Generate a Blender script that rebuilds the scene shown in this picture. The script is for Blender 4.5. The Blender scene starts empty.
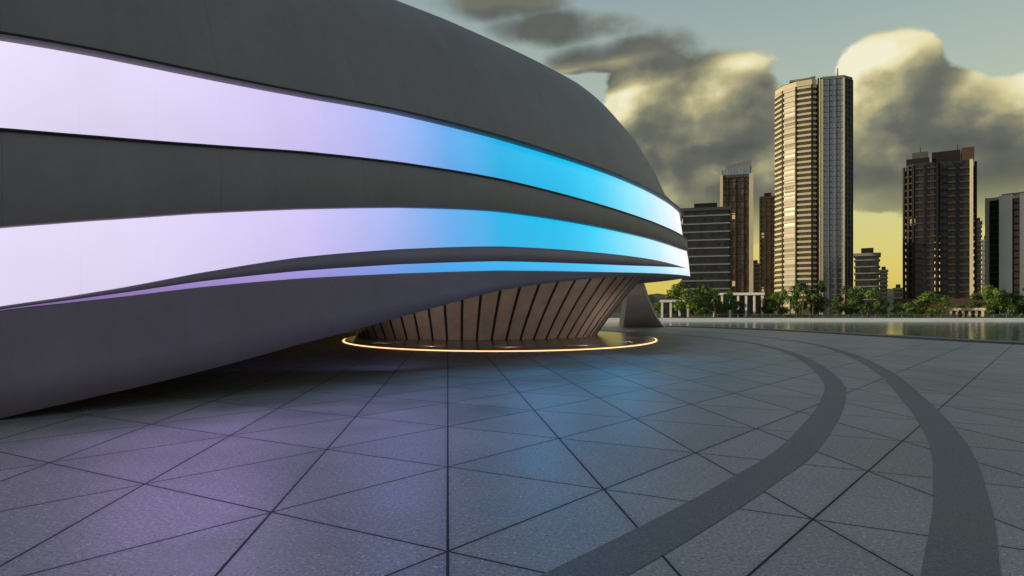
import bpy, bmesh, math, random
from mathutils import Vector, Matrix
random.seed(7)
S = 1.6
F = 655.0
C = bpy.context.scene.collection
R = math.radians

# ------------------------------------------------------------ helpers
def mesh_obj(name, verts, faces, mat, parent=None, smooth=False, uvs=None):
    me = bpy.data.meshes.new(name)
    me.from_pydata([tuple(v) for v in verts], [], faces)
    if uvs is not None:
        uv = me.uv_layers.new(name='UVMap')
        for l in me.loops:
            uv.data[l.index].uv = uvs[l.vertex_index]
    me.materials.append(mat)
    if smooth:
        for p in me.polygons: p.use_smooth = True
    me.update()
    o = bpy.data.objects.new(name, me); C.objects.link(o)
    if parent: o.parent = parent
    return o

class MB:
    def __init__(s): s.v = []; s.f = []
    def box(s, x0, x1, y0, y1, z0, z1):
        b = len(s.v)
        s.v += [(x0,y0,z0),(x1,y0,z0),(x1,y1,z0),(x0,y1,z0),(x0,y0,z1),(x1,y0,z1),(x1,y1,z1),(x0,y1,z1)]
        s.f += [tuple(b+i for i in q) for q in ((0,3,2,1),(4,5,6,7),(0,1,5,4),(1,2,6,5),(2,3,7,6),(3,0,4,7))]
        return s
    def prism(s, poly, z0, z1, slope=0.):
        b = len(s.v); n = len(poly)
        s.v += [(x,y,z0) for x,y in poly] + [(x,y,z1+slope*x) for x,y in poly]
        s.f += [tuple(b+i for i in reversed(range(n))), tuple(b+n+i for i in range(n))]
        for i in range(n):
            j = (i+1) % n
            s.f.append((b+i, b+j, b+n+j, b+n+i))
        return s
    def tube(s, p0, p1, r0, r1, n=6):
        p0 = Vector(p0); p1 = Vector(p1); d = (p1-p0).normalized()
        a = d.orthogonal().normalized(); c = d.cross(a); b = len(s.v)
        for p, r in ((p0,r0),(p1,r1)):
            for i in range(n):
                t = 2*math.pi*i/n
                s.v.append(tuple(p + a*math.cos(t)*r + c*math.sin(t)*r))
        for i in range(n):
            j = (i+1) % n
            s.f.append((b+i, b+j, b+n+j, b+n+i))
        s.f.append(tuple(b+i for i in reversed(range(n)))); s.f.append(tuple(b+n+i for i in range(n)))
        return s
    def build(s, name, mat, parent=None, smooth=False):
        return mesh_obj(name, s.v, s.f, mat, parent, smooth)

def tag(o, label=None, cat=None, group=None, kind=None):
    if label: o['label'] = label
    if cat: o['category'] = cat
    if group: o['group'] = group
    if kind: o['kind'] = kind
    return o
def empty(name, loc, rz=0, label=None, cat=None, group=None):
    o = bpy.data.objects.new(name, None); C.objects.link(o)
    o.location = loc; o.rotation_euler = (0,0,rz)
    return tag(o, label, cat, group)

# ------------------------------------------------------------ node helpers
class NT:
    def __init__(s, tree): s.t = tree; s.n = tree.nodes; s.l = tree.links
    def put(s, sock, v):
        if v is None: return
        if isinstance(v, bpy.types.NodeSocket): s.l.new(v, sock)
        else:
            try: sock.default_value = v
            except Exception: sock.default_value = tuple(v) + (1,)
    def m(s, op, a, b=None, c=None, clamp=False):
        n = s.n.new('ShaderNodeMath'); n.operation = op; n.use_clamp = clamp
        s.put(n.inputs[0], a); s.put(n.inputs[1], b); s.put(n.inputs[2], c)
        return n.outputs[0]
    def mix(s, f, a, b, mode='MIX'):
        n = s.n.new('ShaderNodeMix'); n.data_type = 'RGBA'; n.blend_type = mode
        s.put(n.inputs[0], f)
        for k, v in ((6,a),(7,b)):
            if not isinstance(v, bpy.types.NodeSocket) and len(v) == 3: v = tuple(v)+(1,)
            s.put(n.inputs[k], v)
        return n.outputs[2]
    def comb(s, x, y, z=0.0):
        n = s.n.new('ShaderNodeCombineXYZ'); s.put(n.inputs[0], x); s.put(n.inputs[1], y); s.put(n.inputs[2], z)
        return n.outputs[0]
    def sep(s, v):
        n = s.n.new('ShaderNodeSeparateXYZ'); s.put(n.inputs[0], v); return n.outputs
    def noise(s, vec, scale, detail=4, rough=.55, dist=0):
        n = s.n.new('ShaderNodeTexNoise'); s.put(n.inputs['Vector'], vec)
        n.inputs['Scale'].default_value = scale; n.inputs['Detail'].default_value = detail
        n.inputs['Roughness'].default_value = rough; n.inputs['Distortion'].default_value = dist
        return n.outputs[0]
    def voro(s, vec, scale, smooth=.8):
        n = s.n.new('ShaderNodeTexVoronoi'); n.feature = 'SMOOTH_F1'; n.voronoi_dimensions = '2D'; s.put(n.inputs['Vector'], vec)
        n.inputs['Scale'].default_value = scale; n.inputs['Smoothness'].default_value = smooth
        return n.outputs['Distance']
    def white(s, vec):
        n = s.n.new('ShaderNodeTexWhiteNoise'); s.put(n.inputs['Vector'], vec); return n.outputs[0]
    def ramp(s, f, stops, interp='LINEAR'):
        n = s.n.new('ShaderNodeValToRGB'); s.put(n.inputs[0], f); cr = n.color_ramp; cr.interpolation = interp
        while len(cr.elements) < len(stops): cr.elements.new(.5)
        for e, (p, c) in zip(cr.elements, stops):
            e.position = p; e.color = (c[0],c[1],c[2],1) if not isinstance(c, float) else (c,c,c,1)
        return n.outputs[0]
    def mapr(s, v, a, b, c=0., d=1., smooth=True):
        n = s.n.new('ShaderNodeMapRange'); n.interpolation_type = 'SMOOTHSTEP' if smooth else 'LINEAR'
        s.put(n.inputs[0], v)
        for k, x in zip((1,2,3,4), (a,b,c,d)): n.inputs[k].default_value = x
        return n.outputs[0]
    def coord(s, which='Object'):
        n = s.n.new('ShaderNodeTexCoord'); return n.outputs[which]
    def bump(s, h, strength, dist):
        n = s.n.new('ShaderNodeBump'); s.put(n.inputs['Height'], h)
        n.inputs['Strength'].default_value = strength; n.inputs['Distance'].default_value = dist
        return n.outputs[0]

def mat(name):
    m = bpy.data.materials.new(name); m.use_nodes = True
    t = NT(m.node_tree); b = m.node_tree.nodes['Principled BSDF']
    return m, t, b
def simple(name, col, rough=.6, metal=0., var=.25, scale=3., bump=0., bscale=20., spec=.5):
    m, t, b = mat(name)
    co = t.coord()
    n = t.noise(co, scale, 5, .6)
    k = t.mapr(n, .3, .7, 1-var, 1+var, False)
    t.put(b.inputs['Base Color'], t.mix(1., col, t.comb(k,k,k), 'MULTIPLY'))
    b.inputs['Roughness'].default_value = rough; b.inputs['Metallic'].default_value = metal
    b.inputs['Specular IOR Level'].default_value = spec
    if bump: t.put(b.inputs['Normal'], t.bump(t.noise(co, bscale, 4), bump, .02))
    return m

# ------------------------------------------------------------ materials
def paving_material():
    m, t, b = mat('granite_paving')
    co = t.coord(); x, y, z = t.sep(co)
    x = t.m('DIVIDE', x, S); y = t.m('DIVIDE', y, S)
    u = t.m('ADD', t.m('MULTIPLY', x, .9952), t.m('MULTIPLY', y, .0976))
    v = t.m('ADD', t.m('MULTIPLY', x, -.0976), t.m('MULTIPLY', y, .9952))
    A = t.m('DIVIDE', u, .876)
    B = t.m('DIVIDE', t.m('SUBTRACT', t.m('SUBTRACT', v, u), 4.25), 1.5)
    Cc = t.m('DIVIDE', t.m('SUBTRACT', t.m('ADD', v, t.m('MULTIPLY', u, .712)), 4.25), 1.5)
    def dist(q, s):
        f = t.m('FRACT', t.m('ADD', q, .5))
        return t.m('MULTIPLY', t.m('ABSOLUTE', t.m('SUBTRACT', f, .5)), s)
    dmin = t.m('MINIMUM', dist(A,.876), t.m('MINIMUM', dist(B,1.06), dist(Cc,1.222)))
    wob = t.m('MULTIPLY', t.m('SUBTRACT', t.noise(co, 14, 3), .5), .004)
    joint = t.mapr(t.m('ADD', dmin, wob), .0045, .0080, 1., 0.)
    edge = t.mapr(dmin, .008, .05, 1., 0.)
    cell = t.white(t.comb(t.m('FLOOR', A), t.m('FLOOR', B), t.m('FLOOR', Cc)))
    grain = t.noise(co, 36, 5, .85)
    fleck = t.mapr(t.noise(co, 30, 4, .8), .57, .62)
    dark = t.mapr(t.noise(co, 37, 4, .8), .56, .61)
    blot = t.noise(co, .8, 6, .6)
    stain = t.noise(co, .23, 4, .6)
    k = t.m('MULTIPLY', t.mapr(cell, 0, 1, .90, 1.08, False), t.mapr(grain, .3, .7, .62, 1.38, False))
    k = t.m('MULTIPLY', k, t.mapr(blot, .3, .7, .80, 1.16, False))
    k = t.m('MULTIPLY', k, t.mapr(stain, .3, .7, .82, 1.14, False))
    k = t.m('MULTIPLY', k, t.mapr(edge, 0, 1, 1., .88, False))
    col = t.mix(1., (.315,.303,.305), t.comb(k,k,k), 'MULTIPLY')
    col = t.mix(t.m('MULTIPLY', fleck, .8), col, (.74,.72,.72))
    col = t.mix(t.m('MULTIPLY', dark, .8), col, (.055,.053,.055))
    col = t.mix(joint, col, (.012,.012,.013))
    t.put(b.inputs['Base Color'], col)
    rr = t.mapr(blot, .3, .7, .38, .58, False)
    t.put(b.inputs['Roughness'], t.m('ADD', rr, t.m('MULTIPLY', joint, .3)))
    h = t.m('SUBTRACT', t.m('MULTIPLY', grain, .05), joint)
    t.put(b.inputs['Normal'], t.bump(h, .35, .010))
    return m
M_pave = paving_material()
def dark_stone():
    m, t, b = mat('dark_granite')
    co = t.coord(); g = t.noise(co, 42, 4, .8); bl = t.noise(co, 1.3, 5, .6)
    fl = t.mapr(t.noise(co, 34, 4, .8), .57, .63)
    k = t.m('MULTIPLY', t.mapr(g,.3,.7,.5,1.5,False), t.mapr(bl,.3,.7,.8,1.25,False))
    c = t.mix(1., (.135,.132,.138), t.comb(k,k,k), 'MULTIPLY')
    t.put(b.inputs['Base Color'], t.mix(t.m('MULTIPLY', fl, .5), c, (.30,.30,.30)))
    t.put(b.inputs['Roughness'], t.mapr(bl,.3,.7,.45,.65,False))
    t.put(b.inputs['Normal'], t.bump(g, .15, .004))
    return m
M_dark = dark_stone()
def hull_material(name, col, rough=.5, panel=0.0):
    m, t, b = mat(name)
    uv = t.coord('UV'); co = t.coord(); u, v, _ = t.sep(uv)
    n = t.noise(co, .5, 6, .6); g = t.noise(co, 9, 5, .65)
    streak = t.noise(t.comb(t.m('MULTIPLY', u, 3.0), t.m('MULTIPLY', v, .6)), 1.0, 5, .6)
    k = t.m('MULTIPLY', t.mapr(n,.3,.7,.90,1.10,False), t.mapr(g,.3,.7,.95,1.05,False))
    k = t.m('MULTIPLY', k, t.mapr(streak,.3,.75,.95,1.03,False))
    c = t.mix(1., col, t.comb(k,k,k), 'MULTIPLY')
    if panel:
        f = t.m('ABSOLUTE', t.m('SUBTRACT', t.m('FRACT', t.m('DIVIDE', u, panel)), .5))
        j = t.mapr(f, .4965, .4985)
        c = t.mix(t.m('MULTIPLY', j, .22), c, (.02,.02,.02))
    t.put(b.inputs['Base Color'], c)
    b.inputs['Roughness'].default_value = rough
    t.put(b.inputs['Normal'], t.bump(g, .12, .01))
    return m
M_fascia = hull_material('grey_concrete_cladding', (.285,.268,.265), .55, 3.2)
M_belly = hull_material('lilac_lit_underside', (.285,.245,.315), .5)  # lilac tint puts the violet light bounced off the ground into the colour
M_edge = simple('shadow_line_dark', (.02,.02,.024), .4)
def band_material(name, stops, e=1.1):
    m, t, b = mat(name)
    geo = t.coord(); x, y, z = t.sep(geo)
    f = t.m('DIVIDE', y, 30*S)
    col = t.ramp(f, stops)
    uv = t.coord('UV'); u, v, _ = t.sep(uv)
    def j(q, w):
        a = t.m('ABSOLUTE', t.m('SUBTRACT', t.m('FRACT', q), .5)); return t.mapr(a, .5-w, .5-w*.4)
    jj = j(t.m('DIVIDE', u, 1.15), .010)
    soft = t.noise(geo, .35, 3, .5)
    vv = t.mapr(v, 0, 1, 1.06, .96, False)
    k = t.m('SUBTRACT', 1.0, t.m('MULTIPLY', jj, .03))
    k = t.m('MULTIPLY', t.m('MULTIPLY', k, vv), t.mapr(soft,.3,.7,.96,1.04,False))
    b.inputs['Base Color'].default_value = (.03,.03,.04,1); b.inputs['Roughness'].default_value = .25
    t.put(b.inputs['Emission Color'], col); t.put(b.inputs['Emission Strength'], t.m('MULTIPLY', k, e))
    return m
M_band = band_material('glowing_glass_band', [(0.0,(.76,.73,.85)),(.18,(.72,.67,.83)),(.24,(.66,.59,.82)),(.285,(.55,.48,.80)),(.318,(.36,.42,.79)),(.355,(.12,.36,.76)),
             (.395,(.01,.40,.72)),(.45,(.0,.45,.76)),(.51,(.02,.53,.82)),(.58,(.18,.66,.88)),(.69,(.54,.77,.92)),(.84,(.80,.82,.93)),(1.,(.8,.8,.93))])
M_strip = band_material('glowing_glass_strip', [(0.0,(.14,.08,.24)),(.2,(.17,.10,.28)),(.23,(.26,.17,.42)),(.27,(.34,.25,.60)),(.31,(.20,.27,.66)),(.345,(.05,.32,.76)),
             (.40,(.01,.38,.76)),(.50,(.02,.46,.82)),(.62,(.2,.62,.90)),(.75,(.55,.75,.93)),(1.,(.8,.8,.93))])
M_bronze = simple('bronze_panel', (.35,.285,.25), .45, .0, .18, 1.2)
M_rib = simple('dark_rib', (.014,.012,.012), .5)
M_plinth = simple('polished_plinth', (.24,.20,.18), .22, 0, .2, 2.)
m, t, b = mat('warm_strip_light'); b.inputs['Emission Color'].default_value = (1.,.56,.24,1); b.inputs['Emission Strength'].default_value = 1.9
b.inputs['Base Color'].default_value = (.4,.3,.2,1); M_ring = m
M_fin = simple('fin_concrete', (.50,.43,.39), .6, 0, .12, .8)

# ------------------------------------------------------------ plan curve of the hull
ST = [ # X, Y, roof, R1..R7   (in units of the eye height)
 (-34,-14, 6.0, 2.9,2.0,.9,.30,.28,.24,-.4),  # unseen tail, extended behind the view so the hull shades the plaza
 (-22,-8,  6.0, 2.9,2.0,.9,.30,.28,.24,-.4),
 (-14,-2.2,6.1, 3.05,2.15,.95,.34,.31,.28,-.4),
 (-9,1.9,  6.1, 3.28,2.38,1.2,.52,.48,.45,-.4),
 (-6.6,4.2,6.15,3.42,2.53,1.5,.78,.74,.72,-.25),
 (-4.69,6, 6.2, 3.56,2.67,1.79,1.06,1.035,1.02,.03),
 (-4.15,6.6,6.2,3.63,2.75,1.93,1.20,1.16,1.12,.15),
 (-3.5,7.34,6.25,3.69,2.86,2.11,1.43,1.34,1.27,.32),
 (-2.69,8.31,6.3,3.79,3.02,2.31,1.69,1.52,1.42,.58),
 (-1.65,9.63,6.45,3.96,3.18,2.54,1.92,1.70,1.56,.91),
 (-.21,11.62,6.7,4.12,3.34,2.79,2.16,1.90,1.73,1.37),
 (2.04,15.19,7.1,4.34,3.47,2.98,2.37,2.11,1.93,1.80),
 (3.99,18.94,7.4,4.55,3.60,3.12,2.52,2.32,2.12,2.03),
 (6.2,24.2,7.3,4.88,3.84,3.33,2.67,2.64,2.36,2.29),
 (7.45,28.0,7.0,5.12,4.06,3.58,2.80,2.79,2.50,2.44),
 (7.95,31.0,6.9,5.2,4.12,3.82,2.87,2.86,2.64,2.58),
 (7.6,35.0,6.9,5.2,4.15,3.85,2.9,2.89,2.7,2.6),
 (4.5,40.0,6.8,5.1,4.1,3.5,2.9,2.85,2.6,2.5),
 (-2,43.5,6.6,5.0,4.0,3.4,2.8,2.65,2.5,2.4),
 (-14,44,6.3,4.6,3.8,3.0,2.2,2.1,2.0,1.2),
 (-32,38,6,3.6,2.8,2.0,1.2,1.1,1.0,-.3),
 (-46,20,6.0,3,2.1,1.2,.7,.68,.66,-.4),
 (-46,-2,6.0,2.9,2.0,1.0,.4,.38,.3,-.4)]
def catmull(pts, per=20):
    n = len(pts); out = []
    for i in range(n):
        P = [pts[(i+k-1) % n] for k in range(4)]
        tk = [0.]
        for k in range(3):
            d = math.hypot(P[k+1][0]-P[k][0], P[k+1][1]-P[k][1])
            tk.append(tk[-1] + math.sqrt(d))
        for s in range(per):
            tt = tk[1] + (tk[2]-tk[1])*s/per
            row = []
            for c in range(len(P[0])):
                def L(a, b, ta, tb): return a*(tb-tt)/(tb-ta) + b*(tt-ta)/(tb-ta)
                a1 = L(P[0][c],P[1][c],tk[0],tk[1]); a2 = L(P[1][c],P[2][c],tk[1],tk[2]); a3 = L(P[2][c],P[3][c],tk[2],tk[3])
                b1 = L(a1,a2,tk[0],tk[2]); b2 = L(a2,a3,tk[1],tk[3])
                row.append(L(b1,b2,tk[1],tk[2]))
            out.append(row)
    return out
SM = catmull(ST, 20); N = len(SM)
for _ in range(40):   # smooth the rail heights so they sweep without kinks
    SM = [[SM[i][0], SM[i][1]] + [.5*SM[i][c] + .25*(SM[i-1][c]+SM[(i+1)%N][c]) for c in range(2,10)] for i in range(N)]
NRM = []; ARC = [0.]
for i in range(N):
    a = SM[i-1]; c = SM[(i+1) % N]
    d = Vector((c[0]-a[0], c[1]-a[1])).normalized(); NRM.append((d.y, -d.x))
    if i: ARC.append(ARC[-1] + math.hypot(SM[i][0]-a[0], SM[i][1]-a[1])*S)
CEN = (-16., 20.)
def strip(name, prof, mt, parent, smooth=True, cap=None):
    V = []; U = []; Fc = []
    for idx, i in enumerate(list(range(N)) + [0]):
        p = prof(i); k = len(p)
        arc = ARC[i] if idx < N else ARC[-1] + 1
        for q, (x,y,z) in enumerate(p):
            V.append((x*S, y*S, z*S)); U.append((arc, q/(k-1)))
    for i in range(N):
        for q in range(k-1):
            a = i*k+q; b = (i+1)*k+q
            Fc.append((a, a+1, b+1, b))
    if cap: Fc.append(tuple(i*k+(k-1) for i in range(N)))
    return mesh_obj(name, V, Fc, mt, parent, smooth, U)
def nose(i):
    s = i/20.
    return max(0., 1-abs(s-14.6)/3.2)
def off(i, o, z):
    r = SM[i]; n = NRM[i]; o = o + nose(i)*(4.0-min(z,5.6))*.14
    return (r[0]+n[0]*o, r[1]+n[1]*o, z)
def toc(i, tt, z):
    r = SM[i]; return (r[0]+(CEN[0]-r[0])*tt, r[1]+(CEN[1]-r[1])*tt, z)
def lerp(a, b, k): return a+(b-a)*k

bld = empty('exhibition_building', (0,0,0), 0, 'dark curved futuristic building with glowing lilac and cyan light bands overhanging the plaza', 'building')
def roofp(i):
    r = SM[i]; h0, h1 = r[2], r[3]; e = nose(i)*.55
    return [off(i,-.16,h1-.02), off(i,0,h1), off(i,.0,h1+.03), off(i,-.16-e,lerp(h1,h0,.18)), off(i,-.46-e,lerp(h1,h0,.5)), off(i,-.88-e*.8,lerp(h1,h0,.76)), off(i,-1.3-e*.5,lerp(h1,h0,.93)), off(i,-1.7-e*.3,h0)]
strip('roof_fascia', roofp, M_fascia, bld)
strip('roof', lambda i: [off(i,-1.7-nose(i)*.165,SM[i][2]), off(i,-2.0-nose(i)*.1,SM[i][2]+.02), off(i,-2.2-nose(i)*.1,SM[i][2]-.05), toc(i,.3,SM[i][2]+.0), toc(i,.6,SM[i][2]+.1)], M_fascia, bld, cap=True)
strip('light_band', lambda i: [off(i,-.16,SM[i][3]-.02), off(i,-.14,lerp(SM[i][3],SM[i][4],.5)), off(i,-.12,SM[i][4])], M_band, bld)
strip('middle_fascia', lambda i: [off(i,-.13,SM[i][4]+.004), off(i,.03,SM[i][4]), off(i,.04,SM[i][4]-.03), off(i,.09-nose(i)*.08,lerp(SM[i][4],SM[i][5],.5)), off(i,.05-nose(i)*.03,SM[i][5]+.02), off(i,.04-nose(i)*.05,SM[i][5]), off(i,-.12,SM[i][5]-.002)], M_fascia, bld)
strip('light_band', lambda i: [off(i,-.11+nose(i)*.10,SM[i][5]-.004), off(i,-.10+nose(i)*.12,lerp(SM[i][5],SM[i][6],.5)), off(i,-.09+nose(i)*.10,SM[i][6]+.001)], M_band, bld)
strip('lower_fascia', lambda i: [off(i,-.09,SM[i][6]+.003), off(i,.03-nose(i)*.11,SM[i][6]), off(i,.04-nose(i)*.12,lerp(SM[i][6],SM[i][7],.5)), off(i,.03-nose(i)*.11,SM[i][7]), off(i,-.08,SM[i][7]-.002)], M_belly, bld)
strip('light_band', lambda i: [off(i,-.07+nose(i)*.08,SM[i][7]-.001), off(i,-.07+nose(i)*.07,SM[i][8]+.005)], M_strip, bld)
def bellyp(i):
    r = SM[i]; h6, h7 = r[8], r[9]
    return [off(i,-.08,h6+.003), off(i,.02,h6), off(i,.02,h6-.02), off(i,.0,lerp(h6,h7,.33)), off(i,-.02,lerp(h6,h7,.66)), off(i,-.04,h7), off(i,-.12,h7-.003)]
strip('lower_hull', bellyp, M_belly, bld)
strip('underside', lambda i: [off(i,-.12,SM[i][9]-.003), off(i,-.3,max(SM[i][9],.012)+.04), off(i,-1.6,max(SM[i][9]+.15,1.9)), off(i,-2.4,2.45), toc(i,.35,2.5), toc(i,.7,2.5)], M_belly, bld, cap=True)
def trim(idx, o):
    strip('shadow_line_trim', lambda i: [off(i,o,SM[i][idx]+.012), off(i,o+.03,SM[i][idx]+.012), off(i,o+.03,SM[i][idx]-.012), off(i,o,SM[i][idx]-.012)], M_edge, bld)
trim(4,.03); trim(3,-.005)  # black strip at the upper band's foot stands in for its shadow line

# drum with ribs
DN = 136
prof = [(0.0,.00),(.25,.22),(.5,.46),(.75,.72),(1.0,1.0)]
def drum(tw, kk, ext=0.):
    hh, s = prof[kk]
    a = lerp(5.0,6.6,s)+ext; b_ = lerp(5.8,8.0,s)+ext; cx = lerp(-1.45,-1.05,s)
    ang = tw - hh*.02
    x = cx+a*math.cos(ang); y = 28.0+b_*math.sin(ang)
    return (x*S, y*S, (.05+hh*2.5)*S)
V = []; Fc = []
for kk in range(5):
    for i in range(DN): V.append(drum(2*math.pi*i/DN, kk))
for kk in range(4):
    for i in range(DN):
        j = (i+1) % DN; Fc.append((kk*DN+i, kk*DN+j, (kk+1)*DN+j, (kk+1)*DN+i))
mesh_obj('drum_wall', V, Fc, M_bronze, bld, True)
NR = 62
for i in range(NR):
    t0 = 2*math.pi*i/NR
    if not (math.pi*.92 < t0 or t0 < .25): continue
    w = .0075
    V = []; Fc = []
    for kk in range(5):
        V += [drum(t0-w,kk,-.02), drum(t0-w,kk,.012), drum(t0+w,kk,.012), drum(t0+w,kk,-.02)]
    for kk in range(4):
        a = kk*4
        for q in range(3): Fc.append((a+q, a+q+1, a+q+5, a+q+4))
    Fc += [(0,1,2,3), (16,19,18,17)]
    mesh_obj('rib', V, Fc, M_rib, bld)
def ringstrip(name, prof, mt, n=160, cap=False):
    V = []; Fc = []; k = len(prof)
    for i in range(n):
        tt = 2*math.pi*i/n
        for (e, z) in prof:
            V.append(((-.42+(5.85+e)*math.cos(tt))*S, (26.5+(10.0+e)*math.sin(tt))*S, z))
    for i in range(n):
        j = (i+1) % n
        for q in range(k-1): Fc.append((i*k+q, j*k+q, j*k+q+1, i*k+q+1))
    if cap: Fc.append(tuple(i*k+k-1 for i in range(n)))
    return mesh_obj(name, V, Fc, mt, bld)
ringstrip('plinth', [(-.02,.004),(-.02,.04),(-.05,.085),(-.12,.09)], M_plinth, cap=True)
ringstrip('ring_light', [(.04,.005),(.04,.036),(.0,.045),(-.015,.04),(-.015,.005)], M_ring)
# support fin at the rear: a slanted blade sweeping down from the hull to the ground
V = []; Fc = []
rows = 14
for k in range(rows+1):
    z = 3.3*k/rows; q = z/3.3
    xr = 9.95 - 2.35*q + .35*(1-q)**6; xl = 7.3 - .3*q; dy = .9-.2*q; yc = 44-z*2.6
    sx = (yc/44)*.45+.55
    for (x, y) in ((xl,yc-dy),(xr-.25,yc-dy*.8),(xr,yc),(xr-.4,yc+dy),(xl,yc+dy)):
        V.append((x*S*sx, y*S, z*S))
for k in range(rows):
    for q in range(5):
        r = (q+1) % 5; Fc.append((k*5+q, k*5+r, (k+1)*5+r, (k+1)*5+q))
Fc.append(tuple(rows*5+i for i in range(5)))
mesh_obj('support_fin', V, Fc, M_fin, bld, False)

# flood lights of the building: lilac and blue washes thrown from the light bands, warm ones from the ring, plus two added fills
def spot(loc, target, power, col, size=100, blend=1., rad=.08):
    l = bpy.data.lights.new('flood_or_fill_light', 'SPOT'); l.energy = power; l.color = col; l.spot_size = R(size); l.spot_blend = blend; l.shadow_soft_size = rad
    o = bpy.data.objects.new('flood_or_fill_light', l); C.objects.link(o); o.location = [v*S for v in loc]
    o.rotation_euler = (Vector(loc)-Vector(target)).to_track_quat('Z','Y').to_euler(); o.parent = bld
    return o
spot((-3.0,6.8,2.2), (-1.7,5.1,0), 230, (.56,.38,1.), 95)
spot((-3.6,6.3,2.0), (-1.8,3.8,0), 120, (.58,.40,1.), 90)
spot((-1.5,8.9,2.4), (-.6,7.2,0), 190, (.34,.40,1.), 110)
spot((.6,11.4,2.5), (.7,9.8,0), 260, (.07,.46,1.), 115)
spot((2.6,14.8,2.6), (2.7,13.2,0), 230, (.07,.50,1.), 118)
spot((-1.6,11.2,1.2), (-3.6,13.5,0), 90, (.30,.36,.9), 125)  # added fill that brightens the dark area under the hull, no fixture there
for (x, y) in ((-4.2,19.2),(-2.3,17.4),(0,16.9),(2.2,17.8),(4.0,20.2),(4.9,23.4)):
    dx, dy = (-1.2-x), (28-y); L = math.hypot(dx, dy)
    spot((x+dx/L*.4, y+dy/L*.4, .12), (x+dx/L*4.4, y+dy/L*4.4, 1.3), 115, (1.,.82,.68), 130, 1., .05)
spot((6.0,34,.15), (8.0,42,1.4), 300, (1.,.88,.78), 80, 1., .05)  # added fill that brightens the support fin, not part of the ring

# ------------------------------------------------------------ plaza, arcs, water, bank
edge_ctrl = [(30,-30),(26,-8),(21.5,6),(18.2,14),(16.2,20.5),(15.6,26),(15.2,32),(13.8,38.5),(10.5,45.5),(4,52),(-8,57),(-30,60)]
def cr_open(P, per=12):
    out = []; Q = [P[0]] + P + [P[-1]]
    for i in range(1, len(Q)-2):
        p0,p1,p2,p3 = [Vector(q) for q in Q[i-1:i+3]]
        for s in range(per):
            t_ = s/per
            out.append(.5*((2*p1)+(-p0+p2)*t_+(2*p0-5*p1+4*p2-p3)*t_*t_+(-p0+3*p1-3*p2+p3)*t_**3))
    out.append(Vector(P[-1])); return out
E = cr_open(edge_ctrl)
poly = [(p.x*S, p.y*S) for p in E] + [(-110*S, 60*S), (-110*S,-30*S)]
mb = MB(); mb.prism(poly, -1.4, 0.0)
tag(mb.build('plaza', M_pave), kind='structure')
def ribbon(name, P, w, z, mt):
    V = []; Fc = []
    for i, p in enumerate(P):
        a = P[max(i-1,0)]; c = P[min(i+1,len(P)-1)]; d = (c-a).normalized(); n = Vector((d.y,-d.x))
        for s in (-w/2, w/2): q = p+n*s; V.append((q.x*S, q.y*S, z))
    for i in range(len(P)-1): Fc.append((2*i, 2*i+1, 2*i+3, 2*i+2))
    return mesh_obj(name, V, Fc, mt)
arc1 = cr_open([(-2.2,.0),(-.75,1.3),(.27,2.48),(.72,3.0),(1.38,3.82),(2.2,4.95),(3.6,7.35),(4.72,9.7),(6.2,13.9),(7.3,18.4),(7.8,23.5),(7.0,30),(4.5,37)])
arc2 = cr_open([(.2,.3),(1.0,1.45),(1.70,2.48),(2.40,3.5),(3.38,5.1),(4.65,7.6),(6.4,11.4),(8.3,16.5),(9.6,21.8),(10.0,28),(9.2,34),(7,40)])
tag(ribbon('paving_band', arc1, .25, .004, M_dark), kind='structure')
tag(ribbon('paving_band', arc2, .25, .004, M_dark), kind='structure')
def offset_line(P, o):
    out = []
    for i, p in enumerate(P):
        a = P[max(i-1,0)]; c = P[min(i+1,len(P)-1)]; d = (c-a).normalized(); out.append(p+Vector((-d.y,d.x))*o)
    return out
V = []; Fc = []
inner = offset_line(E, .75); outer = offset_line(E, -.06)
for a, c in zip(inner, outer):
    V += [(a.x*S,a.y*S,.004),(a.x*S,a.y*S,.11),(c.x*S,c.y*S,.11),(c.x*S,c.y*S,-1.3)]
for i in range(len(E)-1):
    for q in range(3): Fc.append((4*i+q, 4*i+q+1, 4*i+q+5, 4*i+q+4))
tag(mesh_obj('rim_shadow_kerb', V, Fc, M_dark), kind='structure')  # broad dark coping stands in for the shadow of the pool rim

m, t, b = mat('water'); co = t.coord()
wv = t.noise(co, 1.1, 4, .6)
wv2 = t.noise(co, .18, 2, .5)
b.inputs['Base Color'].default_value = (.05,.12,.14,1); b.inputs['Roughness'].default_value = .07; b.inputs['IOR'].default_value = 1.33
t.put(b.inputs['Normal'], t.bump(t.m('ADD', wv, t.m('MULTIPLY', wv2, 2.)), .20, .12))
M_water = m
tag(mesh_obj('water', [(-900,-500,-.45),(1500,-500,-.45),(1500,152,-.45),(-900,152,-.45)], [(0,1,2,3)], M_water), kind='structure')
M_grass = simple('lawn', (.045,.07,.02), .9, 0, .4, .08, .4, 3)
tag(mesh_obj('ground', [(-4000,150,-.06),(5000,150,-.06),(5000,6000,-.06),(-4000,6000,-.06)], [(0,1,2,3)], M_grass), kind='structure')
M_prom = simple('promenade_stone', (.86,.84,.78), .7, 0, .10, .2)
V = []
for x in (-400, 700): V += [(x,140,-.6),(x,146,.12),(x,158,.16),(x,158,-1.0)]
tag(mesh_obj('promenade', V, [(0,4,5,1),(1,5,6,2),(2,6,7,3)], M_prom), kind='structure')
M_hill = simple('hill_forest', (.07,.08,.05), .95, 0, .4, .004)
V = []; Fc = []; n = 160
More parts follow.
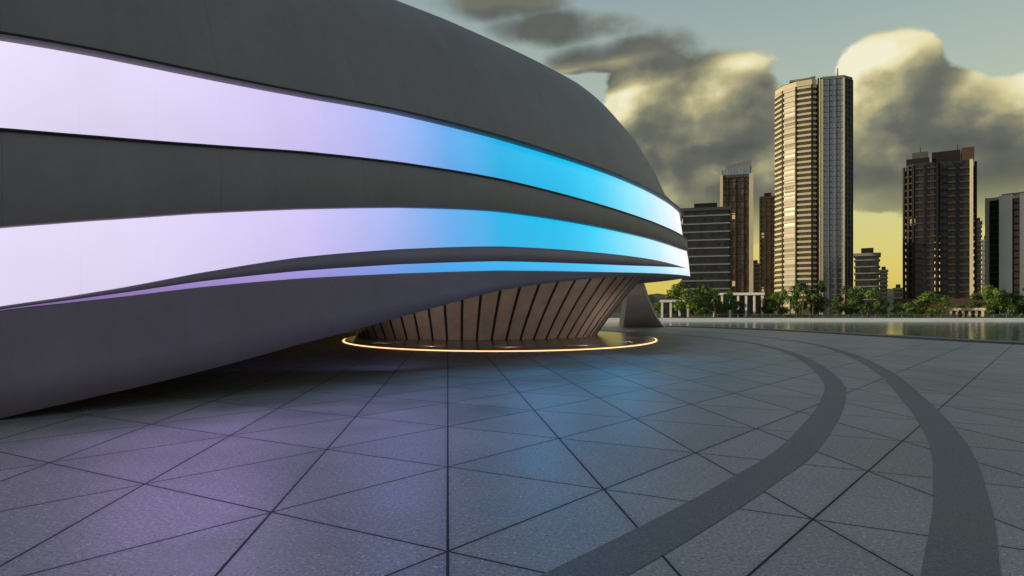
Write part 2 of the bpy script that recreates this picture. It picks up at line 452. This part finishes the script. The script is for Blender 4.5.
for i in range(n+1):
    x = -1500 + 4000*i/n
    hg = 45 + 22*math.sin(x*.0032+1.2) + 12*math.sin(x*.011) + 6*math.sin(x*.05) + 50*math.exp(-((x-1010)/170)**2)
    V += [(x,1500,-.2),(x,1650,hg*.7),(x,1800,hg),(x,2100,-.2)]
for i in range(n):
    for q in range(3): Fc.append((4*i+q, 4*i+4+q, 4*i+5+q, 4*i+1+q))
tag(mesh_obj('hills', V, Fc, M_hill, None, True), kind='structure')

# ------------------------------------------------------------ towers
def glass(name, base, lit=(.9,.6,.25), litp=.985, cw=1.6, fh=3.2, rough=.12, metal=0., spec=.5, lo=.5, hi=1.6):
    m, t, b = mat(name); co = t.coord(); x, y, z = t.sep(co)
    qx = t.m('DIVIDE', t.m('ADD', x, t.m('MULTIPLY', y, .77)), cw); qz = t.m('DIVIDE', z, fh)
    cell = t.white(t.comb(t.m('FLOOR', qx), t.m('FLOOR', qz), 3.))
    fx = t.m('ABSOLUTE', t.m('SUBTRACT', t.m('FRACT', qx), .5)); mull = t.mapr(fx, .44, .46)
    k = t.mapr(cell, 0, 1, lo, hi, False)
    c = t.mix(1., base, t.comb(k,k,k), 'MULTIPLY')
    c = t.mix(t.m('MULTIPLY', mull, .6), c, (.03,.03,.028))
    t.put(b.inputs['Base Color'], c); b.inputs['Metallic'].default_value = metal
    t.put(b.inputs['Roughness'], t.mapr(cell, 0, 1, rough*.7, rough*1.4, False))
    b.inputs['Specular IOR Level'].default_value = spec
    L = t.m('GREATER_THAN', cell, litp)
    b.inputs['Emission Color'].default_value = lit+(1,)
    t.put(b.inputs['Emission Strength'], t.m('MULTIPLY', L, .5))
    return m
G_dark = glass('tower_glass_dark', (.018,.022,.027), litp=.996, spec=.5)
G_warm = glass('tower_glass_warm', (.15,.105,.065), litp=.99, metal=.6, rough=.2)
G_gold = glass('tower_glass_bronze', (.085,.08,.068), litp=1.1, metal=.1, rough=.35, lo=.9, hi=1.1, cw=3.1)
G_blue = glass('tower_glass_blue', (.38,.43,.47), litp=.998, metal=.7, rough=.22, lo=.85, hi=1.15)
M_gold = simple('sun_tinted_concrete', (.66,.59,.42), .6, 0, .06, .1, spec=.2)  # warm concrete with the gold of low sunlight put into its colour
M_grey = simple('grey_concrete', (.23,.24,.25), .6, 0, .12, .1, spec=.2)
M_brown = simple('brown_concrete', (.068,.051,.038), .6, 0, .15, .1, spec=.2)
M_white = simple('white_panel', (.92,.90,.87), .5, 0, .05, .1)
M_darkc = simple('dark_cladding', (.016,.016,.018), .5, 0, .2, .1, spec=.2)
M_slate = simple('slate_cladding', (.07,.077,.085), .5, 0, .2, .1, spec=.2)

def base_at(x0, x1, D):
    xc = (x0+x1)/2; az = math.atan((xc-512)/F)
    return Vector(((xc-512)/F*D, D, 0)), -az, (x1-x0)*D*math.cos(az)/F
def hgt(y, D): return (312-y)/F*D + S
def inset(poly, k):
    n = len(poly); out = []
    for i in range(n):
        a = Vector(poly[i-1]); p = Vector(poly[i]); c = Vector(poly[(i+1) % n])
        d1 = (p-a).normalized(); d2 = (c-p).normalized()
        n1 = Vector((-d1.y,d1.x)); n2 = Vector((-d2.y,d2.x)); mm = (n1+n2)
        mm = mm/max(mm.dot(n1), .3); out.append(tuple(p+mm*k))
    return out
def floors(root, poly, z0, z1, fh, th, mt, name='floor_band'):
    n = int((z1-z0)/fh); first = None
    if n > 96: n = 96
    for i in range(n):
        z = z0 + (i+.5)*(z1-z0)/n
        if first is None:
            first = MB().prism(poly, -th/2, th/2).build(name, mt, root); first.location.z = z
        else:
            o = first.copy(); C.objects.link(o); o.parent = root; o.location.z = z
def rect(x0,x1,y0,y1): return [(x0,y0),(x1,y0),(x1,y1),(x0,y1)]
def piers(root, poly, xs_per_edge, z0, z1, w, mt, edges=None, name='pier', out=.35):
    n = len(poly)
    for i in range(n):
        if edges is not None and i not in edges: continue
        a = Vector(poly[i]); c = Vector(poly[(i+1) % n]); d = (c-a); L = d.length; d.normalize(); nn = Vector((d.y,-d.x))
        k = xs_per_edge
        for q in range(k+1):
            p = a + d*(L*q/k)
            MB().prism([tuple(p-d*w/2-nn*.4), tuple(p-d*w/2+nn*out), tuple(p+d*w/2+nn*out), tuple(p+d*w/2-nn*.4)], z0, z1).build(name, mt, root)

# main tower
p, rz, W = base_at(774, 851, 420); T = hgt(84, 420)
root = empty('skyscraper', p, rz, 'tallest skyscraper with faceted golden banded front, greyer right wing and rooftop mast', 'skyscraper')
hw = W/2
c0 = -hw + W*.56
lw = [(-hw, -2), (-hw+5,-11), (-hw+13,-16), (c0-3,-17), (c0,-15), (c0,14), (-hw,14)]
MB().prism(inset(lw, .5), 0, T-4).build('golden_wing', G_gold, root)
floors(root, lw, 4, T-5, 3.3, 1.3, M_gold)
MB().prism(inset(lw,.3), T-5.5, T-2.2).build('parapet', M_gold, root)
MB().prism([(-hw+4,-6),(c0-1,-14),(c0-1,10),(-hw+4,10)], T-2.15, T+.4, .05).build('roof_crown', M_slate, root)
MB().prism(rect(c0+.1, c0+2.6, -14.2, 12), 0, T-1.2).build('recess_core', M_slate, root)
MB().prism(rect(c0+1.0, c0+1.7, -16.4, -14.3), 0, T-1.0).build('vertical_fin', M_gold, root)
rw = [(c0+2.7,-16),(hw-5,-14),(hw,-7),(hw,14),(c0+2.7,14)]
MB().prism(inset(rw,.4), 0, T-3).build('grey_wing', G_blue, root)  # right wing uses the greyer, bluer glass
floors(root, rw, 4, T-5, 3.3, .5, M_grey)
MB().prism(rw, T-3.2, T-1.4).build('parapet', M_grey, root)
piers(root, rw, 3, 0, T-3, .5, M_slate, edges=(0,1))
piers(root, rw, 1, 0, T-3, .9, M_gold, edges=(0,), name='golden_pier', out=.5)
piers(root, lw, 1, 0, T-5.5, .8, M_darkc, edges=(1,2,3), name='mullion', out=.25)
MB().tube((hw-8,0,T-1.4),(hw-8,0,T+8),.5,.25).build('mast', M_darkc, root)
MB().box(-hw+9,c0-3,-6,4,T+1.3,T+2.4).build('plant_room', M_grey, root)

def plain_tower(name, label, x0, x1, ytop, D, dep, glassm, slabm, fh, th, pierm=None, cat='tower', roofm=None, np=5):
    p, rz, W = base_at(x0, x1, D); T = hgt(ytop, D)
    root = empty(name, p, rz, label, cat)
    hw = W/2; fp = rect(-hw, hw, -dep/2, dep/2)
    MB().prism(inset(fp, .6), 0, T-1).build('glass_body', glassm, root)
    floors(root, fp, 3, T-2, fh, th, slabm)
    MB().prism(inset(fp,-.3), T-1.6, T).build('parapet', roofm or slabm, root)
    MB().box(-hw*.45, hw*.5, -dep*.25, dep*.25, T+.01, T+3).build('plant_room', M_darkc, root)
    if pierm: piers(root, fp, np, 0, T-1.7, .8, pierm, edges=(0,3))
    return root, hw, T

r2, hw2, T2 = plain_tower('office_tower', 'slim dark tower with golden edges and sloped pale cap left of the tallest skyscraper', 721, 752, 178, 380, 20, G_warm, M_slate, 3.6, .45, pierm=M_darkc, np=4)
MB().prism([(hw2-1.8,-10.9),(hw2+.4,-10.9),(hw2+.4,-8),(hw2-1.8,-8)], 0, T2).build('golden_edge', M_gold, r2)
MB().prism([(-hw2-.4,-10.9),(-hw2+1.2,-10.9),(-hw2+1.2,-8),(-hw2-.4,-8)], 0, T2).build('golden_edge', M_gold, r2)
MB().prism([(-hw2+.5,-9),(hw2-1,-9),(hw2-1,8),(-hw2+.5,8)], T2+.02, T2+4, .12).build('setback_floor', G_blue, r2)
MB().prism([(-hw2+2.5,-8),(hw2-.5,-8),(hw2-.5,7),(-hw2+2.5,7)], T2+3.6, T2+7.0, .16).build('crown_cap', M_grey, r2)
plain_tower('office_block', 'low wide dark office block with pale horizontal floor stripes nearest the curved building', 681, 729, 211, 330, 24, G_dark, M_grey, 3.8, .7, roofm=M_slate)
plain_tower('apartment_tower', 'narrow brown tower squeezed against the left side of the tallest skyscraper', 760, 775, 198, 470, 16, G_warm, M_brown, 3.4, .9, pierm=M_brown, np=3)
plain_tower('apartment_block', 'small balconied block just right of the tallest skyscraper', 854, 880, 254, 360, 14, G_dark, M_grey, 3.3, .6, cat='apartment block')
# dark broad tower with stepped roof
p, rz, W = base_at(904, 974, 330); hw = W/2; TA = hgt(166,330); TB = hgt(160,330)
root = empty('residential_tower', p, rz, 'broad dark brown residential tower with stepped roofline standing alone at right', 'tower')
lp = [(-hw,-10),(-hw+4,-13),(-1,-13),(-1,14),(-hw,14)]; rp = [(-.5,-11),(hw,-8),(hw,14),(-.5,14)]
MB().prism(inset(lp,.9),0,TA).build('left_wing', G_dark, root); floors(root, lp, 3, TA-1, 3.3, .7, M_brown)
MB().prism(inset(rp,.9),0,TB-3).build('right_wing', G_dark, root); floors(root, rp, 3, TB-5, 3.3, .9, M_brown, 'balcony_slab')
MB().prism(rect(-hw+1,-4,-10,10), TA+.01, TA+3).build('roof_storey', M_darkc, root)
MB().prism(rect(-hw+3.5,-4.5,-8,8), TA+3.02, TA+6.4).build('roof_storey', M_slate, root)
MB().prism(rect(-hw+7,-8,-6,6), TA+6.42, TA+9.4).build('roof_storey', M_darkc, root)
MB().prism(rect(-3,hw-6,-8,10), TB-2.98, TB+2.5).build('roof_storey', M_darkc, root)
MB().prism(rect(hw-5.6,hw-.5,-8,6), TB-2.98, TB+3.2).build('stair_head', M_brown, root)
piers(root, lp, 2, 0, TA-1, 1.0, M_darkc, edges=(0,1)); piers(root, rp, 2, 0, TB-4, 1.0, M_darkc, edges=(0,))
MB().prism(rect(hw-2.4,hw-1,-9.3,-8.6), 0, TB-3).build('golden_edge', M_gold, root)
MB().prism(rect(-hw-4,hw+3,-16,16), 0, 8).build('podium', M_brown, root)
MB().tube((hw-7,0,TB+2.5),(hw-7,0,TB+7),.3,.1).build('mast', M_darkc, root)
# white tower on the right edge
p, rz, W = base_at(991, 1046, 330); hw = W/2; TT = hgt(198,330)
root = empty('white_tower', p, rz-R(12), 'tower with broad white vertical panels at the right edge', 'tower')
fp = rect(-hw,hw,-11,11)
MB().prism(inset(fp,.8),0,TT-1).build('glass_body', G_dark, root); floors(root, fp, 3, TT-2, 3.3, .6, M_brown)
for (a, c) in ((.26,.50),(.64,.84)):
    MB().box(-hw+a*W, -hw+c*W, -12.2, -11.02, 0, TT+.5).build('white_panel', M_white, root)
MB().box(-hw-.2, -hw+1.4, -12.0, -11.02, 0, TT).build('golden_edge', M_gold, root)
MB().prism(inset(fp,-.2), TT-1.5, TT).build('parapet', M_gold, root)
MB().box(-hw*.5,hw*.5,-6,6,TT+.01,TT+2).build('plant_room', M_grey, root)
for (lab, x0,x1,y,D,g,sl) in (
  ('thin distant tower peeking out right of the broad dark brown tower', 974.5,982,222,520,G_dark,M_brown),
  ('pale distant block between the broad dark brown tower and the white panelled tower', 981,992,240,500,G_blue,M_grey),
  ('low distant block between the slim golden edged tower and the narrow brown tower', 748,761,264,560,G_dark,M_brown),
  ('low far block beside the forested hill', 879,888,270,620,G_dark,M_slate),
  ('small far block left of the broad dark brown tower', 893,903,288,560,G_dark,M_slate)):
    plain_tower('distant_block', lab, x0, x1, y, D, 14, g, sl, 3.6, .9, cat='building')

# ------------------------------------------------------------ pavilions on the far bank
def pavilion(label, x0, x1, ytop, D, ncol, mt=M_white):
    p, rz, W = base_at(x0, x1, D); T = hgt(ytop, D); hw = W/2
    root = empty('pavilion', (p.x,p.y,0), rz, label, 'pavilion')
    MB().prism(rect(-hw,hw,-3,4), T-.7, T).build('flat_roof', mt, root)
    MB().prism(rect(-hw+1,hw-1,1.5,3), 0, T-.72).build('rear_wall', G_dark, root)
    first = None
    for i in range(ncol):
        x = -hw+.6+(W-1.2)*i/(ncol-1)
        if not first: first = MB().box(-.3,.3,-2.6,-2.0,0,T-.72).build('column', mt, root); first.location.x = x
        else:
            o = first.copy(); C.objects.link(o); o.parent = root; o.location.x = x
    return root
pavilion('low white pavilion on columns across the water, left of the tallest skyscraper', 712, 764, 293, 195, 7)
pavilion('small white canopy across the water near the curved building', 660, 690, 300, 190, 4)
pavilion('tan flat roofed kiosk across the water below the broad dark brown tower', 948, 985, 308, 180, 6, M_gold)
M_rail = simple('rail_metal', (.35,.34,.32), .4, .6)
r = empty('balustrade', (0,0,0), 0, 'long thin metal railing along the far promenade', 'railing')
MB().box(20,190,149.6,149.66,1.08,1.13).build('top_rail', M_rail, r)
f0 = MB().box(-.03,.03,149.6,149.66,.14,1.08).build('post', M_rail, r); f0.location.x = 20
for i in range(1, 57):
    o = f0.copy(); C.objects.link(o); o.parent = r; o.location.x = 20+i*3

# ------------------------------------------------------------ trees
def leafmat(name, a, c):
    m, t, b = mat(name); co = t.coord()
    n = t.noise(co, .9, 4, .6); n2 = t.noise(co, 5, 2)
    t.put(b.inputs['Base Color'], t.mix(t.m('ADD', t.mapr(n,.35,.65,0,.8,False), t.m('MULTIPLY', n2, .2)), a, c))
    b.inputs['Roughness'].default_value = .6
    return m
L1 = leafmat('foliage_dark', (.02,.045,.010), (.075,.13,.02))
L2 = leafmat('foliage_light', (.05,.11,.015), (.17,.29,.04))
M_bark = simple('bark', (.09,.065,.045), .9)
def crown_mesh(seed, rx, rz, zc, n, leaf):
    rnd = random.Random(seed); V = []; Fc = []
    cl = []
    for k in range(16):
        a = rnd.uniform(0,6.28); q = rnd.uniform(-.9,1); rr = math.sqrt(max(0,1-q*q))*rnd.uniform(.45,.95)
        cl.append((rr*rx*math.cos(a), rr*rx*math.sin(a), zc+q*rz*.85, rnd.uniform(.24,.44)*rx))
    for k in range(n):
        c = cl[rnd.randrange(len(cl))]
        d = Vector((rnd.gauss(0,1),rnd.gauss(0,1),rnd.gauss(0,1))).normalized()*c[3]*rnd.uniform(.45,1.12)
        p = Vector(c[:3])+Vector((d.x,d.y,d.z*.8))
        nn = (d.normalized()+Vector((rnd.gauss(0,.5),rnd.gauss(0,.5),rnd.gauss(0,.5)))).normalized()
        a = nn.orthogonal().normalized(); b_ = nn.cross(a); ang = rnd.uniform(0,3.14)
        a, b_ = a*math.cos(ang)+b_*math.sin(ang), b_*math.cos(ang)-a*math.sin(ang)
        s = leaf*rnd.uniform(.6,1.3); i = len(V)
        V += [tuple(p-a*s), tuple(p+b_*s*.5), tuple(p+a*s), tuple(p-b_*s*.5)]; Fc.append((i,i+1,i+2,i+3))
    return V, Fc
protos = []
for k in range(5):
    V, Fc = crown_mesh(k+3, 3.9+.4*(k%3), 3.9+.3*k, 5.4, 2800, .33)
    me = bpy.data.meshes.new('crown'); me.from_pydata(V, [], Fc); me.materials.append((L1,L2)[k % 2])
    mb = MB(); mb.tube((0,0,0),(0.1,0,3.6),.32,.2,7)
    rnd = random.Random(k)
    for q in range(6):
        a = q*1.05+rnd.random(); mb.tube((.1,0,2.2+q*.25),(2.2*math.cos(a),2.2*math.sin(a),5.0+rnd.random()*2),.14,.04,5)
    tm = bpy.data.meshes.new('trunk'); tm.from_pydata(mb.v, [], mb.f); tm.materials.append(M_bark)
    protos.append((me, tm))
def tree(px, ytop, D, k, label, wid=1.0, group=None):
    X = (px-512)/F*D; T = hgt(ytop, D); sc = T/(9.6+.3*k)
    root = empty('broadleaf_tree', (X, D, -.06), random.uniform(0,6), label, 'tree', group)
    root.scale = (sc*wid, sc*wid, sc)
    for nm, me in (('crown', protos[k][0]), ('trunk', protos[k][1])):
        o = bpy.data.objects.new(nm, me); C.objects.link(o); o.parent = root
TG = 'bushy trees lining the far bank'
TL = 'green bushy tree in the row along the far bank'
specs = [(662,298,200,1,1.0),(675,290,205,0,1.0),(690,279,180,1,1.2),(705,288,185,3,.9),(722,286,185,1,1.0),(740,301,180,2,.8),(768,296,185,0,.9),
 (780,288,180,3,1.0),(800,282,225,0,.8),(818,278,225,4,.7),(838,296,210,0,.9),(850,286,195,2,.9),(868,283,205,1,1.0),(881,296,200,4,.9),
 (915,299,180,1,1.3),(932,290,178,3,1.4),(980,292,195,0,1.0),(993,283,185,3,1.0),(1010,293,185,1,1.0),(1024,284,185,4,1.0),(1042,290,190,0,1.1),(898,301,225,2,1.1),(962,304,215,0,1.2),(701,299,178,1,1.1)]
for (px,yt,D,k,w) in specs: tree(px, yt, D, k, TL, w, TG)
def palm(px, ytop, D, label):
    X = (px-512)/F*D; T = hgt(ytop, D)
    root = empty('palm_tree', (X,D,-.06), random.random(), label, 'palm tree', 'palms among the far bank trees')
    MB().tube((0,0,0),(.2,0,T*.8),.22,.14,7).build('trunk', M_bark, root)
    V = []; Fc = []
    for q in range(16):
        a = q*.3927+random.random()*.3; el = random.uniform(-.1,1.1); L = T*.3
        for s in range(6):
            for ss in (s/6, (s+1)/6):
                ww = .45*math.sin(math.pi*min(.95,ss+.08))
                rr = L*ss; zz = T*.8+rr*math.sin(el)*.9-(ss**2)*L*.75
                V += [(.2+rr*math.cos(a)-ww*math.sin(a), rr*math.sin(a)+ww*math.cos(a), zz), (.2+rr*math.cos(a)+ww*math.sin(a), rr*math.sin(a)-ww*math.cos(a), zz)]
            i = len(V)-4; Fc.append((i,i+1,i+3,i+2))
    mesh_obj('crown', V, Fc, L2, root)
for (px,yt,D) in ((803,284,175),(813,289,172),(715,294,175),(790,292,172)): palm(px,yt,D,'small palm among the far bank trees')
rnd = random.Random(9); V = []; Fc = []
for k in range(14000):
    x = rnd.uniform(40,180); bh = max(.25, .4+.8*(math.sin(x*.21)+.6*math.sin(x*.53+1))); y = 161+rnd.uniform(0,4); z = rnd.uniform(0,1)*bh
    p = Vector((x,y,z)); a = Vector((rnd.gauss(0,1),rnd.gauss(0,1),rnd.gauss(0,1))).normalized()*.2; b_ = a.orthogonal().normalized()*.1
    i = len(V); V += [tuple(p-a),tuple(p+b_),tuple(p+a),tuple(p-b_)]; Fc.append((i,i+1,i+2,i+3))
tag(mesh_obj('shrubbery', V, Fc, L1), 'continuous low shrubbery behind the far promenade', 'shrubs', kind='stuff')

# ------------------------------------------------------------ world
w = bpy.data.worlds.new('World'); bpy.context.scene.world = w; w.use_nodes = True
t = NT(w.node_tree); bg = w.node_tree.nodes['Background']
SUN_AZ = -94.; SUN_EL = 10.
sky = w.node_tree.nodes.new('ShaderNodeTexSky'); sky.sky_type = 'NISHITA'; sky.sun_disc = False
sky.sun_elevation = R(SUN_EL); sky.sun_rotation = R(SUN_AZ); sky.dust_density = 2.0
D = t.coord('Generated'); x, y, z = t.sep(D)
deg = 180/math.pi
az = t.m('MULTIPLY', t.m('ARCTAN2', x, y), deg)
el = t.m('MULTIPLY', t.m('ARCSINE', z), deg)
e01 = t.m('DIVIDE', el, 90., clamp=True)
clear = t.ramp(e01, [(0,(.72,.54,.09)),(.045,(.72,.58,.11)),(.09,(.66,.60,.20)),(.14,(.54,.56,.32)),(.20,(.43,.49,.39)),(.28,(.31,.39,.38)),(.4,(.19,.25,.28)),(1,(.11,.15,.19))])
back = t.ramp(e01, [(0,(.22,.21,.20)),(.15,(.21,.23,.24)),(.4,(.15,.18,.22)),(1,(.12,.15,.18))])
clear = t.mix(t.mapr(y, -.35, .35), back, clear)
nish = t.mix(1., sky.outputs[0], (.04,.04,.04), 'MULTIPLY')
clear = t.mix(1., t.mix(1., clear, (.92,.92,.92), 'MULTIPLY'), nish, 'ADD')
blobs = [(15.5,15.5,9,5.8,1.2),(12.5,17.5,5.0,5.0,1.1),(18,10.5,9,5.5,1.2),(24,13,6,4,.6),(31,13.0,7.0,5.6,1.2),(30.0,16.4,4.2,4.6,1.2),(37,11.2,8,5.2,1.2),
         (-1,25.2,7,1.6,1.1),(4,23.4,7,1.7,1.2),(9.0,21.2,6,1.5,1.1),(-40,14,22,7,1.),(62,12,16,8,1.),(100,16,25,8,1.),(160,15,40,8,1.),(-120,14,30,6,.8)]
stratus = t.mapr(el, 19.6, 21.6)
def dens(a, e, det):
    V = t.comb(t.m('MULTIPLY', a, .0175), t.m('MULTIPLY', e, .023), 0.)
    n = t.noise(V, 6.0, det, .57, .0)
    V2 = t.comb(t.m('ADD', t.m('MULTIPLY', a, .0175), t.m('MULTIPLY', n, .10)), t.m('ADD', t.m('MULTIPLY', e, .021), t.m('MULTIPLY', n, .10)), 0.)
    b1 = t.voro(V2, 10.0, 1.0)
    bil = t.m('MULTIPLY', t.m('SUBTRACT', .42, b1), .60)
    M = None
    for (ax, ex, sx, sy, amp) in blobs:
        dx = t.m('DIVIDE', t.m('SUBTRACT', a, ax), sx); dy = t.m('DIVIDE', t.m('SUBTRACT', e, ex), sy)
        q = t.m('MULTIPLY', t.m('SUBTRACT', 1., t.m('ADD', t.m('MULTIPLY', dx, dx), t.m('MULTIPLY', dy, dy))), amp)
        M = q if M is None else t.m('SMOOTH_MAX', M, q, .3)
    M = t.m('MAXIMUM', M, -.8)
    return t.m('ADD', t.m('ADD', t.m('MULTIPLY', M, .75), bil), t.m('MULTIPLY', t.m('SUBTRACT', n, .51), 2.0))
d0 = dens(az, el, 7)
d1 = dens(t.m('SUBTRACT', az, 1.3), t.m('ADD', el, 1.6), 3)
mask = t.m('DIVIDE', t.m('ADD', d0, .04), t.m('ADD', .20, t.m('MULTIPLY', stratus, .6)), clamp=True)
mask = t.mapr(mask, 0, 1)
lit = t.m('ADD', t.m('MULTIPLY', t.m('SUBTRACT', d0, d1), .80), .22)
high = t.mapr(el, 8, 19, -.14, .22, False)
lit = t.m('ADD', lit, high)
thin = t.mapr(d0, .5, .0, 0., .14, False)
lit = t.m('ADD', lit, thin, clamp=True)
lit = t.m('MULTIPLY', lit, t.m('SUBTRACT', 1., t.m('MULTIPLY', stratus, .72)))
ccol = t.ramp(lit, [(0,(.085,.094,.088)),(.22,(.135,.14,.12)),(.42,(.25,.245,.165)),(.62,(.52,.47,.25)),(.82,(.88,.80,.46)),(1,(.99,.94,.70))])
low = t.mapr(el, 4.0, 10.5)
mask = t.m('MULTIPLY', mask, t.m('ADD', t.m('MULTIPLY', low, .90), .06))
col = t.mix(mask, clear, ccol)
col = t.mix(t.mapr(z, -.03, -.005), (.08,.08,.07), col)
t.put(bg.inputs[0], col); bg.inputs[1].default_value = 0.92
w.cycles.sampling_method = 'MANUAL'; w.cycles.sample_map_resolution = 512

sl = bpy.data.lights.new('sun', 'SUN'); sl.energy = 3.2; sl.angle = R(.6); sl.color = (1.,.80,.50)
so = bpy.data.objects.new('sun', sl); C.objects.link(so)
sd = Vector((math.sin(R(SUN_AZ))*math.cos(R(SUN_EL)), math.cos(R(SUN_AZ))*math.cos(R(SUN_EL)), math.sin(R(SUN_EL))))
so.rotation_euler = sd.to_track_quat('Z','Y').to_euler()

# ------------------------------------------------------------ camera
cam = bpy.data.cameras.new('camera'); cam.lens = 36*F/1024; cam.sensor_width = 36; cam.shift_y = 24/1024
cam.clip_start = .05; cam.clip_end = 9000
co_ = bpy.data.objects.new('camera', cam); C.objects.link(co_); co_.location = (0,0,S); co_.rotation_euler = (R(90),0,0)
sc = bpy.context.scene; sc.camera = co_
sc.view_settings.view_transform = 'Standard'; sc.view_settings.look = 'None'; sc.view_settings.exposure = 0
